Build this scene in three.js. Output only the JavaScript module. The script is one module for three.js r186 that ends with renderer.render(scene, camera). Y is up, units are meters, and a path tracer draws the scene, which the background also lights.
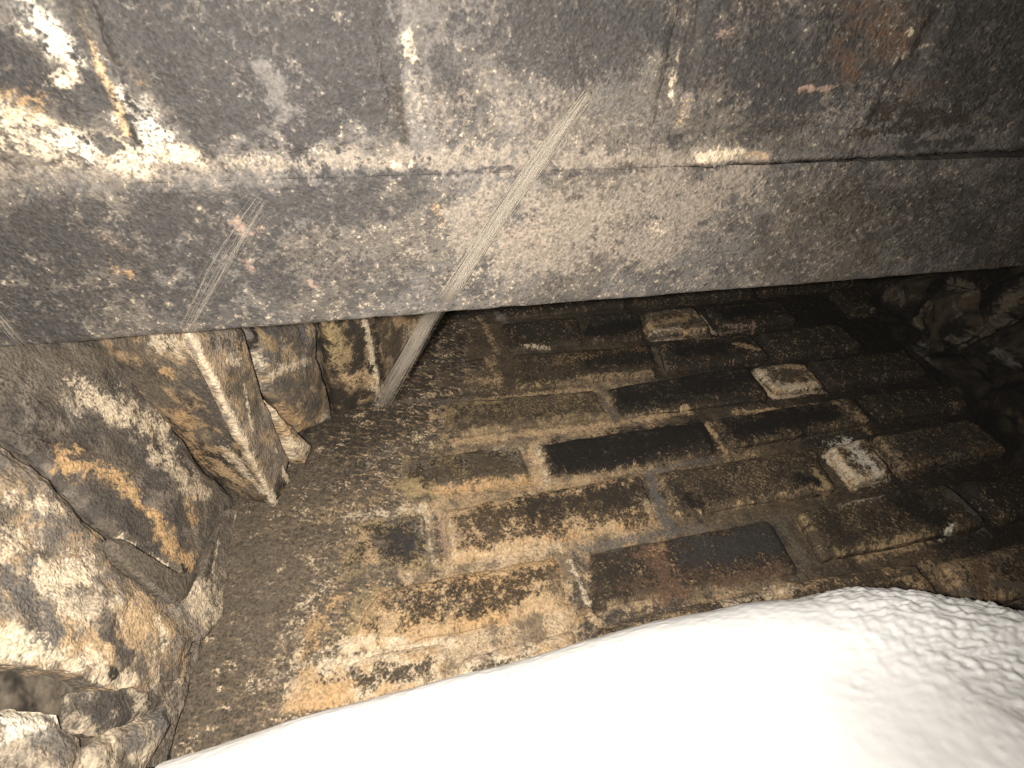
import * as THREE from 'three';
import { mergeGeometries } from 'three/addons/utils/BufferGeometryUtils.js';

// ---------------------------------------------------------------- camera, light, exposure
const scene = new THREE.Scene();
scene.background = new THREE.Color(0.0015, 0.0014, 0.0013);        // the unlit night beyond the open flue and room
const camera = new THREE.PerspectiveCamera(69.285, 1024 / 768, 0.02, 50);
camera.position.set(0, -0.19555, 0.5091);                          // crouched in the hearth, looking steeply up the flue
camera.rotation.order = 'YXZ';
camera.rotation.set(0.7697, -0.24414, -0.29268);
const renderer = new THREE.WebGLRenderer({ antialias: true });
renderer.toneMapping = THREE.LinearToneMapping;
renderer.toneMappingExposure = 1.12;
renderer.shadowMap.enabled = true;
renderer.shadowMap.type = THREE.PCFSoftShadowMap;
camera.updateMatrixWorld();
const LIGHT = { right: -0.032, up: 0.0, back: 0.004, power: 1.6, color: new THREE.Color(1.0, 0.945, 0.87), aim: [-0.24, -0.12, -1], angle: 1.46 };
{
  const at = (x, y, z) => new THREE.Vector3(x, y, z).applyMatrix4(camera.matrixWorld);
  const lamp = new THREE.SpotLight(LIGHT.color, LIGHT.power, 0, LIGHT.angle, 0.8, 2);   // the little torch held right beside the lens
  lamp.position.copy(at(LIGHT.right, LIGHT.up, LIGHT.back));
  lamp.target.position.copy(at(LIGHT.right + LIGHT.aim[0], LIGHT.up + LIGHT.aim[1], LIGHT.back + LIGHT.aim[2]));
  lamp.castShadow = true; lamp.shadow.radius = 0.4;
  lamp.shadow.mapSize.set(2048, 2048); lamp.shadow.camera.near = 0.02; lamp.shadow.camera.far = 6; lamp.shadow.bias = -0.0008;
  scene.add(lamp, lamp.target);
}

// ---------------------------------------------------------------- noise
function rng(seed) { let a = seed >>> 0; return () => { a = (a + 0x6D2B79F5) | 0; let t = Math.imul(a ^ (a >>> 15), 1 | a); t = (t + Math.imul(t ^ (t >>> 7), 61 | t)) ^ t; return ((t ^ (t >>> 14)) >>> 0) / 4294967296; }; }
const NT = 256, TILE = new Float32Array(NT * NT);
{ const r = rng(71); for (let i = 0; i < NT * NT; i++) TILE[i] = r(); }
function vn(x, y) {
  const xi = Math.floor(x), yi = Math.floor(y); let fx = x - xi, fy = y - yi;
  fx = fx * fx * (3 - 2 * fx); fy = fy * fy * (3 - 2 * fy);
  const x0 = xi & 255, x1 = (xi + 1) & 255, y0 = (yi & 255) << 8, y1 = ((yi + 1) & 255) << 8;
  const a = TILE[y0 + x0], b = TILE[y0 + x1], c = TILE[y1 + x0], d = TILE[y1 + x1];
  return a + (b - a) * fx + (c - a + (a - b - c + d) * fx) * fy;
}
function fbm(x, y, o) { let s = 0, a = 0.5, n = 0; for (let i = 0; i < o; i++) { s += a * vn(x, y); n += a; a *= 0.55; const t = x * 1.63 + y * 1.21 + 17.3; y = y * 1.63 - x * 1.21 + 5.7; x = t; } return s / n; }
function grain(x, y) {               // grit of one to three millimetres, spread evenly over 0..1
  const g = .36 * vn(x * 520 + y * 90, y * 520 - x * 90) + .36 * vn(x * 960 - y * 150 + 7, y * 960 + x * 150) + .28 * vn(x * 1600 + 3, y * 1600 + 9);
  return Math.min(1, Math.max(0, (g - .5) * 2.0 + .5));
}
const sst = (a, b, x) => { const t = Math.min(1, Math.max(0, (x - a) / (b - a))); return t * t * (3 - 2 * t); };
const mix = (a, b, t) => a + (b - a) * t;

// ---------------------------------------------------------------- colours of the materials (linear)
const PAL = {
  K: [0.009, 0.007, 0.005],     // crusted black soot
  D: [0.027, 0.021, 0.014],     // brown-black soot; also paints the light falloff at the right
  B: [0.070, 0.052, 0.033],     // brown sooty brick
  G: [0.118, 0.096, 0.071],     // grey-brown fly ash and soot dust, toned up to stand in for haze
  A: [0.112, 0.101, 0.090],     // grey stone
  N: [0.033, 0.030, 0.028],     // dark grey stone
  T: [0.43, 0.30, 0.17],       // tan lime mortar
  O: [0.46, 0.295, 0.145],        // orange-tan scorched lime
  Y: [0.30, 0.222, 0.115],      // ochre
  P: [0.58, 0.475, 0.335],        // pale cream limewash
  W: [0.72, 0.655, 0.53],        // white lime
  R: [0.115, 0.066, 0.040],      // rusty brick
  M: [0.215, 0.178, 0.140],     // pinkish-grey bedding mortar
  U: [0.066, 0.056, 0.047],     // brown-grey sooted stone, its dark lifted to paint in dusty haze
  I: [0.26, 0.18, 0.135],        // pink brick grit
};
// paint(): a colour map and a height map of one surface, computed in the surface's own metres
function makeMaps(x0, y0, w, h, nx, ny, base, patches, extra) {
  const N = nx * ny, col = new Float32Array(N * 3), hgt = new Float32Array(N), o = [0, 0, 0, 0];
  for (let j = 0; j < ny; j++) for (let i = 0; i < nx; i++) {
    base(x0 + (i + .5) / nx * w, y0 + (j + .5) / ny * h, o);
    const k = j * nx + i; col[k * 3] = o[0]; col[k * 3 + 1] = o[1]; col[k * 3 + 2] = o[2]; hgt[k] = o[3];
  }
  if (extra) extra(col, hgt);
  for (const [a, b, r, key, amt = 1, rag = 1, lift = 0] of patches) {
    const c = PAL[key], m = r * 2.1, lo = [Math.min(a[0], b[0]) - m, Math.min(a[1], b[1]) - m], hi = [Math.max(a[0], b[0]) + m, Math.max(a[1], b[1]) + m];
    const i0 = Math.max(0, Math.floor((lo[0] - x0) / w * nx)), i1 = Math.min(nx - 1, Math.ceil((hi[0] - x0) / w * nx));
    const j0 = Math.max(0, Math.floor((lo[1] - y0) / h * ny)), j1 = Math.min(ny - 1, Math.ceil((hi[1] - y0) / h * ny));
    const ex = b[0] - a[0], ey = b[1] - a[1], L = ex * ex + ey * ey + 1e-12, sc = 1 / Math.max(r, 0.004);
    for (let j = j0; j <= j1; j++) for (let i = i0; i <= i1; i++) {
      const x = x0 + (i + .5) / nx * w, y = y0 + (j + .5) / ny * h;
      const t = Math.min(1, Math.max(0, ((x - a[0]) * ex + (y - a[1]) * ey) / L));
      const d = Math.hypot(x - a[0] - ex * t, y - a[1] - ey * t) / r;
      if (d > 2.1) continue;
      const g = 1 - d + rag * ((fbm(x * sc * 1.1 + 31, y * sc * 1.1 + 7, 3) - .5) * 2.2 + (fbm(x * 190 + 9, y * 190, 2) - .5) * 1.3);
      const gr = grain(x, y), cov = sst(-.5, .95, g) * Math.min(1, amt * 1.05), th = .1 + .8 * grain(x + .37, y + .11);
      const q = sst(th - .34, th + .34, cov) * (.55 + .45 * amt); if (q <= 0) continue;
      const k = j * nx + i, v = 0.66 + 0.68 * gr;
      for (let e = 0; e < 3; e++) col[k * 3 + e] = mix(col[k * 3 + e], c[e] * v, q);
      hgt[k] += lift * q;
    }
  }
  const toS = v => { v = Math.min(1, Math.max(0, v)); return 255 * (v <= .0031308 ? v * 12.92 : 1.055 * Math.pow(v, 1 / 2.4) - .055); };
  const cd = new Uint8Array(N * 4), hd = new Uint8Array(N * 4);
  for (let k = 0; k < N; k++) {
    cd[k * 4] = toS(col[k * 3]); cd[k * 4 + 1] = toS(col[k * 3 + 1]); cd[k * 4 + 2] = toS(col[k * 3 + 2]); cd[k * 4 + 3] = 255;
    const q = Math.min(255, Math.max(0, hgt[k] * 255)); hd[k * 4] = hd[k * 4 + 1] = hd[k * 4 + 2] = q; hd[k * 4 + 3] = 255;
  }
  const mk = (d, srgb) => { const t = new THREE.DataTexture(d, nx, ny, THREE.RGBAFormat); t.magFilter = THREE.LinearFilter; t.minFilter = THREE.LinearMipmapLinearFilter; t.generateMipmaps = true; t.wrapS = t.wrapT = THREE.MirroredRepeatWrapping; if (srgb) t.colorSpace = THREE.SRGBColorSpace; t.needsUpdate = true; return t; };
  return { map: mk(cd, true), bump: mk(hd, false), uv: (x, y) => [(x - x0) / w, (y - y0) / h] };
}
const matOf = (m, rough = 0.95, bump = 0.0025, opt = {}) => new THREE.MeshStandardMaterial({ map: m.map, bumpMap: m.bump, bumpScale: bump, roughness: rough, metalness: 0, ...opt });

// ---------------------------------------------------------------- geometry helpers
const V = (a) => new THREE.Vector3(...a);
function frame(o, u, v, n) { return (x, y, z) => [o[0] + u[0] * x + v[0] * y + n[0] * z, o[1] + u[1] * x + v[1] * y + n[1] * z, o[2] + u[2] * x + v[2] * y + n[2] * z]; }
function geom(pos, uv, idx) {
  const g = new THREE.BufferGeometry();
  g.setAttribute('position', new THREE.Float32BufferAttribute(pos, 3)); g.setAttribute('uv', new THREE.Float32BufferAttribute(uv, 2)); g.setIndex(idx); g.computeVertexNormals();
  return g;
}
// a four-cornered block in a surface frame: worn outline, rounded arrises, uneven face, sides going back into the wall
function block(fr, uvf, c, o) {                     // corners TL, TR, BR, BL in the surface's metres
  const { nx = 22, ny = 8, round = 0.006, drop = 0.006, z = 0, amp = 0.002, wob = 0.003, depth = 0.04, corner = 0.012, seed = 1, flip = false, freq = 40 } = o;
  const pos = [], uv = [], idx = [];
  const W = Math.hypot(c[1][0] - c[0][0], c[1][1] - c[0][1]), H = Math.hypot(c[3][0] - c[0][0], c[3][1] - c[0][1]);
  const P = (s, t) => [mix(mix(c[0][0], c[1][0], s), mix(c[3][0], c[2][0], s), t), mix(mix(c[0][1], c[1][1], s), mix(c[3][1], c[2][1], s), t)];
  const ctr = P(.5, .5);
  const pt = (s, t) => {
    let [x, y] = P(s, t);
    const dx = Math.min(s, 1 - s) * W, dy = Math.min(t, 1 - t) * H;
    if (dx < corner && dy < corner) {               // pull the corners in to a radius
      const qx = corner - dx, qy = corner - dy, L = Math.hypot(qx, qy), Lm = Math.max(qx, qy), k = L > 1e-9 ? 1 - Lm / L : 0;
      x += (ctr[0] - x) / Math.hypot(ctr[0] - x, (ctr[1] - y)) * k * L * 0.75; y += (ctr[1] - y) / Math.hypot(ctr[0] - x, ctr[1] - y) * k * L * 0.75;
    }
    const e = Math.min(dx, dy), ew = 1 - sst(0, 0.02, e);
    x += (fbm(x * 60 + seed * 13, y * 60, 2) - .5) * wob * 2 * ew; y += (fbm(x * 60, y * 60 + seed * 29, 2) - .5) * wob * 2 * ew;
    const h = z - drop * Math.pow(1 - sst(0, round, e), 1.5) + (fbm(x * freq + seed * 7.1, y * freq + seed * 3.3, 4) - .5) * 2 * amp;
    return [x, y, h];
  };
  for (let j = 0; j <= ny; j++) for (let i = 0; i <= nx; i++) {
    // crowd the grid towards the edges
    const f = (k, n) => { const u = k / n; return u - Math.sin(u * Math.PI * 2) * 0.09; };
    const [x, y, h] = pt(f(i, nx), f(j, ny)); pos.push(...fr(x, y, h)); uv.push(...uvf(x, y));
  }
  const tri = (a, b, d) => flip ? idx.push(a, d, b) : idx.push(a, b, d);
  for (let j = 0; j < ny; j++) for (let i = 0; i < nx; i++) { const a = j * (nx + 1) + i, b = a + 1, d = a + nx + 1, e = d + 1; tri(a, d, b); tri(b, d, e); }
  const ring = []; for (let i = 0; i < nx; i++) ring.push(i); for (let j = 0; j < ny; j++) ring.push(j * (nx + 1) + nx);
  for (let i = nx; i > 0; i--) ring.push(ny * (nx + 1) + i); for (let j = ny; j > 0; j--) ring.push(j * (nx + 1));
  skirt(pos, uv, idx, ring, fr, depth, !flip, uvf);
  return geom(pos, uv, idx);
}
function skirt(pos, uv, idx, ring, fr, depth, flip, uvf) {
  const n0 = fr(0, 0, 0), n1 = fr(0, 0, 1), n = [n1[0] - n0[0], n1[1] - n0[1], n1[2] - n0[2]], base = pos.length / 3, m = ring.length;
  const a0 = uvf(0, 0), a1 = uvf(1e-3, 1e-3), su = (a1[0] - a0[0]) * 1e3, sv = (a1[1] - a0[1]) * 1e3;
  for (const r of ring) { for (let e = 0; e < 3; e++) pos.push(pos[r * 3 + e]); uv.push(uv[r * 2], uv[r * 2 + 1]); }
  ring.forEach((r, i) => {                         // the sides carry the grain on, so it does not smear
    const p = ring[(i + m - 2) % m], q = ring[(i + 2) % m], tx = (uv[q * 2] - uv[p * 2]) / su, ty = (uv[q * 2 + 1] - uv[p * 2 + 1]) / sv, L = Math.hypot(tx, ty) + 1e-9;
    for (let e = 0; e < 3; e++) pos.push(pos[r * 3 + e] - n[e] * depth); uv.push(uv[r * 2] + ty / L * depth * su, uv[r * 2 + 1] - tx / L * depth * sv);
  });
  for (let i = 0; i < m; i++) { const a = base + i, b = base + (i + 1) % m, c = a + m, d = b + m; if (flip) idx.push(a, b, c, b, d, c); else idx.push(a, c, b, b, c, d); }
}
// an irregular stone: outline polygon in a surface frame
function rubble(fr, uvf, poly, o) {
  const { rings = 16, seg = 72, round = 0.012, drop = 0.01, z = 0, amp = 0.004, wob = 0.003, depth = 0.06, seed = 1, freq = 28, bulge = 0.004 } = o;
  const pos = [], uv = [], idx = [];
  let cx = 0, cy = 0; for (const p of poly) { cx += p[0] / poly.length; cy += p[1] / poly.length; }
  let area = 0; poly.forEach((p, i) => { const q = poly[(i + 1) % poly.length]; area += p[0] * q[1] - q[0] * p[1]; });
  const pts = area < 0 ? [...poly].reverse() : poly;
  const per = []; let L = 0; pts.forEach((p, i) => { const q = pts[(i + 1) % pts.length]; per.push(L); L += Math.hypot(q[0] - p[0], q[1] - p[1]); });
  const out = [];
  for (let k = 0; k < seg; k++) {
    const t = k / seg * L; let i = per.length - 1; while (per[i] > t) i--;
    const p = pts[i], q = pts[(i + 1) % pts.length], u = (t - per[i]) / Math.max(1e-9, Math.hypot(q[0] - p[0], q[1] - p[1]));
    let x = mix(p[0], q[0], u), y = mix(p[1], q[1], u);
    x += (fbm(x * 70 + seed * 13, y * 70, 3) - .5) * wob * 2; y += (fbm(x * 70, y * 70 + seed * 29, 3) - .5) * wob * 2;
    out.push([x, y]);
  }
  const R = Math.sqrt(Math.abs(area) / 2 / Math.PI);
  const put = (x, y, e) => { const h = z - drop * Math.pow(1 - sst(0, round, e), 1.6) + bulge * sst(0, R, e) + (fbm(x * freq + seed * 7.1, y * freq + seed * 3.3, 5) - .5) * 2 * amp; pos.push(...fr(x, y, h)); uv.push(...uvf(x, y)); };
  put(cx, cy, R);
  for (let r = 1; r <= rings; r++) { const f = Math.pow(r / rings, 0.8); for (let k = 0; k < seg; k++) put(mix(cx, out[k][0], f), mix(cy, out[k][1], f), (1 - f) * R * 1.1); }
  for (let k = 0; k < seg; k++) idx.push(0, 1 + k, 1 + (k + 1) % seg);
  for (let r = 1; r < rings; r++) for (let k = 0; k < seg; k++) { const a = 1 + (r - 1) * seg + k, b = 1 + (r - 1) * seg + (k + 1) % seg, c = a + seg, d = b + seg; idx.push(a, c, b, b, c, d); }
  const ring = []; for (let k = 0; k < seg; k++) ring.push(1 + (rings - 1) * seg + k);
  skirt(pos, uv, idx, ring, fr, depth, false, uvf);
  return geom(pos, uv, idx);
}
// a rough sheet with thickness: front face displaced by hf(x, y)
function sheet(fr, uvf, x0, y0, x1, y1, nx, ny, hf, depth, flip) {
  const pos = [], uv = [], idx = [];
  for (let j = 0; j <= ny; j++) for (let i = 0; i <= nx; i++) { const x = mix(x0, x1, i / nx), y = mix(y0, y1, j / ny); pos.push(...fr(x, y, hf(x, y))); uv.push(...uvf(x, y)); }
  const b0 = pos.length / 3;
  for (const [x, y] of [[x0, y0], [x1, y0], [x1, y1], [x0, y1]]) { pos.push(...fr(x, y, -depth)); uv.push(...uvf(x, y)); }
  const tri = (a, b, c) => flip ? idx.push(a, c, b) : idx.push(a, b, c);
  for (let j = 0; j < ny; j++) for (let i = 0; i < nx; i++) { const a = j * (nx + 1) + i, b = a + 1, d = a + nx + 1, e = d + 1; tri(a, b, d); tri(b, e, d); }
  const K = (i, j) => j * (nx + 1) + i;
  for (let i = 0; i < nx; i++) { tri(K(i + 1, 0), K(i, 0), i < nx / 2 ? b0 : b0 + 1); tri(K(i, ny), K(i + 1, ny), i < nx / 2 ? b0 + 3 : b0 + 2); }
  for (let j = 0; j < ny; j++) { tri(K(0, j), K(0, j + 1), j < ny / 2 ? b0 : b0 + 3); tri(K(nx, j + 1), K(nx, j), j < ny / 2 ? b0 + 1 : b0 + 2); }
  const mx = Math.floor(nx / 2), my = Math.floor(ny / 2);
  tri(b0, K(Math.ceil(nx / 2), 0), b0 + 1); tri(b0 + 3, b0 + 2, K(Math.ceil(nx / 2), ny));
  tri(b0, b0 + 3, K(0, Math.ceil(ny / 2))); tri(b0 + 1, K(nx, Math.ceil(ny / 2)), b0 + 2);
  tri(b0, b0 + 1, b0 + 2); tri(b0, b0 + 2, b0 + 3);
  return geom(pos, uv, idx);
}
const used = {};
function numbered(n) { const k = used[n] = (used[n] ?? -1) + 1; return k ? n + '_' + String(k).padStart(3, '0') : n; }
function mesh(name, g, m, parent = scene, data) {
  const o = new THREE.Mesh(g, m); o.name = numbered(name); o.castShadow = o.receiveShadow = true; parent.add(o);
  if (data) o.userData = data;
  return o;
}
function structGroup(name, label) { const g = new THREE.Group(); g.name = name; g.userData = { kind: 'structure', label }; scene.add(g); return g; }

// ================================================================= SETTING: back wall of sooty brick
const FW = frame([0, 0, 0], [1, 0, 0], [0, 1, 0], [0, 0, 1]);
// bricks seen in the photograph: corners TL, TR, BR, BL in wall metres, tone, soot, height, mortar depth
const BR = [
  // course just above the mound
  [[[-.123,.0047], [.003,.0026], [-.0037,-.0366], [-.1364,-.0296]], 'pinktan', .25, .003],
  [[[.0094,-.015], [.1169,-.01], [.1067,-.0588], [.0014,-.0544]], 'pinktan', .15, .004],
  [[[.1326,-.0112], [.3045,-.0079], [.3069,-.0564], [.1233,-.0621]], 'brown', .6, .003],
  [[[.3223,-.0052], [.4778,-.0114], [.4766,-.0535], [.3159,-.0582]], 'brown', .45, .003],
  [[[.5016,-.0159], [.6187,-.0139], [.6283,-.0686], [.4975,-.0596]], 'palebrown', .25, .003],
  // second
  [[[-.0557,.0619], [.1191,.064], [.1162,.0108], [-.0917,.0084]], 'tan', .28, .003],
  [[[.1541,.0617], [.359,.0621], [.3553,.0033], [.1384,.0065]], 'rust', .7, .002],
  [[[.3907,.0663], [.5848,.0666], [.5926,.0118], [.384,.0088]], 'olive', .5, .004],
  [[[.6034,.066], [.7866,.0681], [.7998,.0113], [.6124,.0119]], 'dark', .6, .003],
  // third
  [[[-.075,.1376], [-.0049,.1404], [-.0031,.0786], [-.0924,.076]], 'olivetan', .45, .001],
  [[[.013,.1395], [.2418,.1454], [.2359,.0815], [.0167,.0792]], 'tan', .45, .002],
  [[[.2589,.1422], [.4618,.1443], [.4536,.0852], [.2575,.0837]], 'brown', .7, .003],
  [[[.4811,.1424], [.5423,.1475], [.5339,.0917], [.479,.0861]], 'pale', .2, .001],
  [[[.5499,.1461], [.6938,.1511], [.7038,.0958], [.5478,.0921]], 'palebrown', .45, .003],
  // fourth
  [[[-.0205,.215], [.1147,.2101], [.1148,.1589], [-.0326,.1647]], 'olivetan', .5, .002],
  [[[.14,.2087], [.3517,.2101], [.3451,.1592], [.1357,.1592]], 'black', .97, .001],
  [[[.3605,.2085], [.5676,.2135], [.5681,.1699], [.3656,.1633]], 'brown', .82, .002],
  [[[.5836,.2145], [.7681,.2183], [.7747,.166], [.5859,.172]], 'dark', .8, .001],
  // fifth
  [[[.0402,.2948], [.2305,.2835], [.2335,.2362], [.0234,.2375]], 'olive', .35, .003],
  [[[.2487,.2842], [.4553,.2946], [.4592,.2306], [.254,.2343]], 'black', .85, .003],
  [[[.4641,.291], [.541,.2886], [.5456,.2366], [.4686,.2364]], 'pale2', .2, .001],
  [[[.5509,.289], [.7113,.2886], [.7113,.2384], [.5578,.2364]], 'dark', .7, .001],
  // sixth
  [[[-.0338,.3077], [.0893,.3118], [.1001,.3738], [-.0251,.3744]], 'dark', .75, .001],
  [[[.1392,.3715], [.3429,.3593], [.3239,.2986], [.1304,.3047]], 'olive', .72, .002],
  [[[.3563,.3616], [.4959,.3595], [.5027,.3037], [.3435,.3033]], 'black', .8, .002],
  [[[.5136,.3613], [.6501,.3611], [.6573,.3045], [.5183,.3032]], 'dark', .6, .001],
  // seventh
  [[[.1366,.4449], [.2561,.4403], [.2468,.3799], [.1355,.3807]], 'dark', .8, .001],
  [[[.2666,.4437], [.355,.4371], [.3403,.3758], [.256,.3806]], 'black', .85, .001],
  [[[.3581,.4366], [.4436,.4333], [.4452,.375], [.3476,.3746]], 'palebrown', .3, .003],
  [[[.4606,.4332], [.5928,.4311], [.5934,.3754], [.4614,.3748]], 'black', .9, .002],
];
const TONE = { pinktan: [PAL.T, PAL.P], tan: [PAL.T, PAL.O], brown: [PAL.B, PAL.T], palebrown: [PAL.G, PAL.T], rust: [PAL.B, PAL.R], olive: [PAL.B, PAL.Y], olivetan: [PAL.G, PAL.Y], pale: [PAL.P, PAL.T], pale2: [PAL.T, PAL.P], dark: [PAL.D, PAL.B], black: [PAL.D, PAL.K] };
// the bond carried on past the frame
{
  const seenRow = n => n >= -1 && n <= 5;
  const r = rng(5);
  for (let n = -1; n <= 14; n++) {
    const xs = []; const off = (n & 1) ? 0.02 : 0.128;
    for (let x = off - 0.45; x < 1.0; x += 0.2235) xs.push(x);
    for (const x of xs) {
      const a = x + .006, b = x + .2175, y0 = n * .075 + .006, y1 = n * .075 + .069;
      if (b < -0.06 || a > 0.84) continue;
      let hit = false;
      for (const [c] of BR) { const lx = Math.min(c[0][0], c[3][0]), hx = Math.max(c[1][0], c[2][0]), ly = Math.min(c[3][1], c[2][1], c[0][1]), hy = Math.max(c[0][1], c[1][1], c[3][1]); if (a < hx + .004 && b > lx - .004 && y0 < hy - .008 && y1 > ly + .008) hit = true; }
      if (hit || (n <= 4 && a < 0.03)) continue;
      BR.push([[[a, y1], [b, y1], [b, y0], [a, y0]], r() < .5 ? 'dark' : 'black', .6 + .3 * r(), .001 + .002 * r()]);
    }
  }
}
const WX0 = -0.32, WY0 = -0.32, WS = 1.22, WN = 2048;
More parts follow.
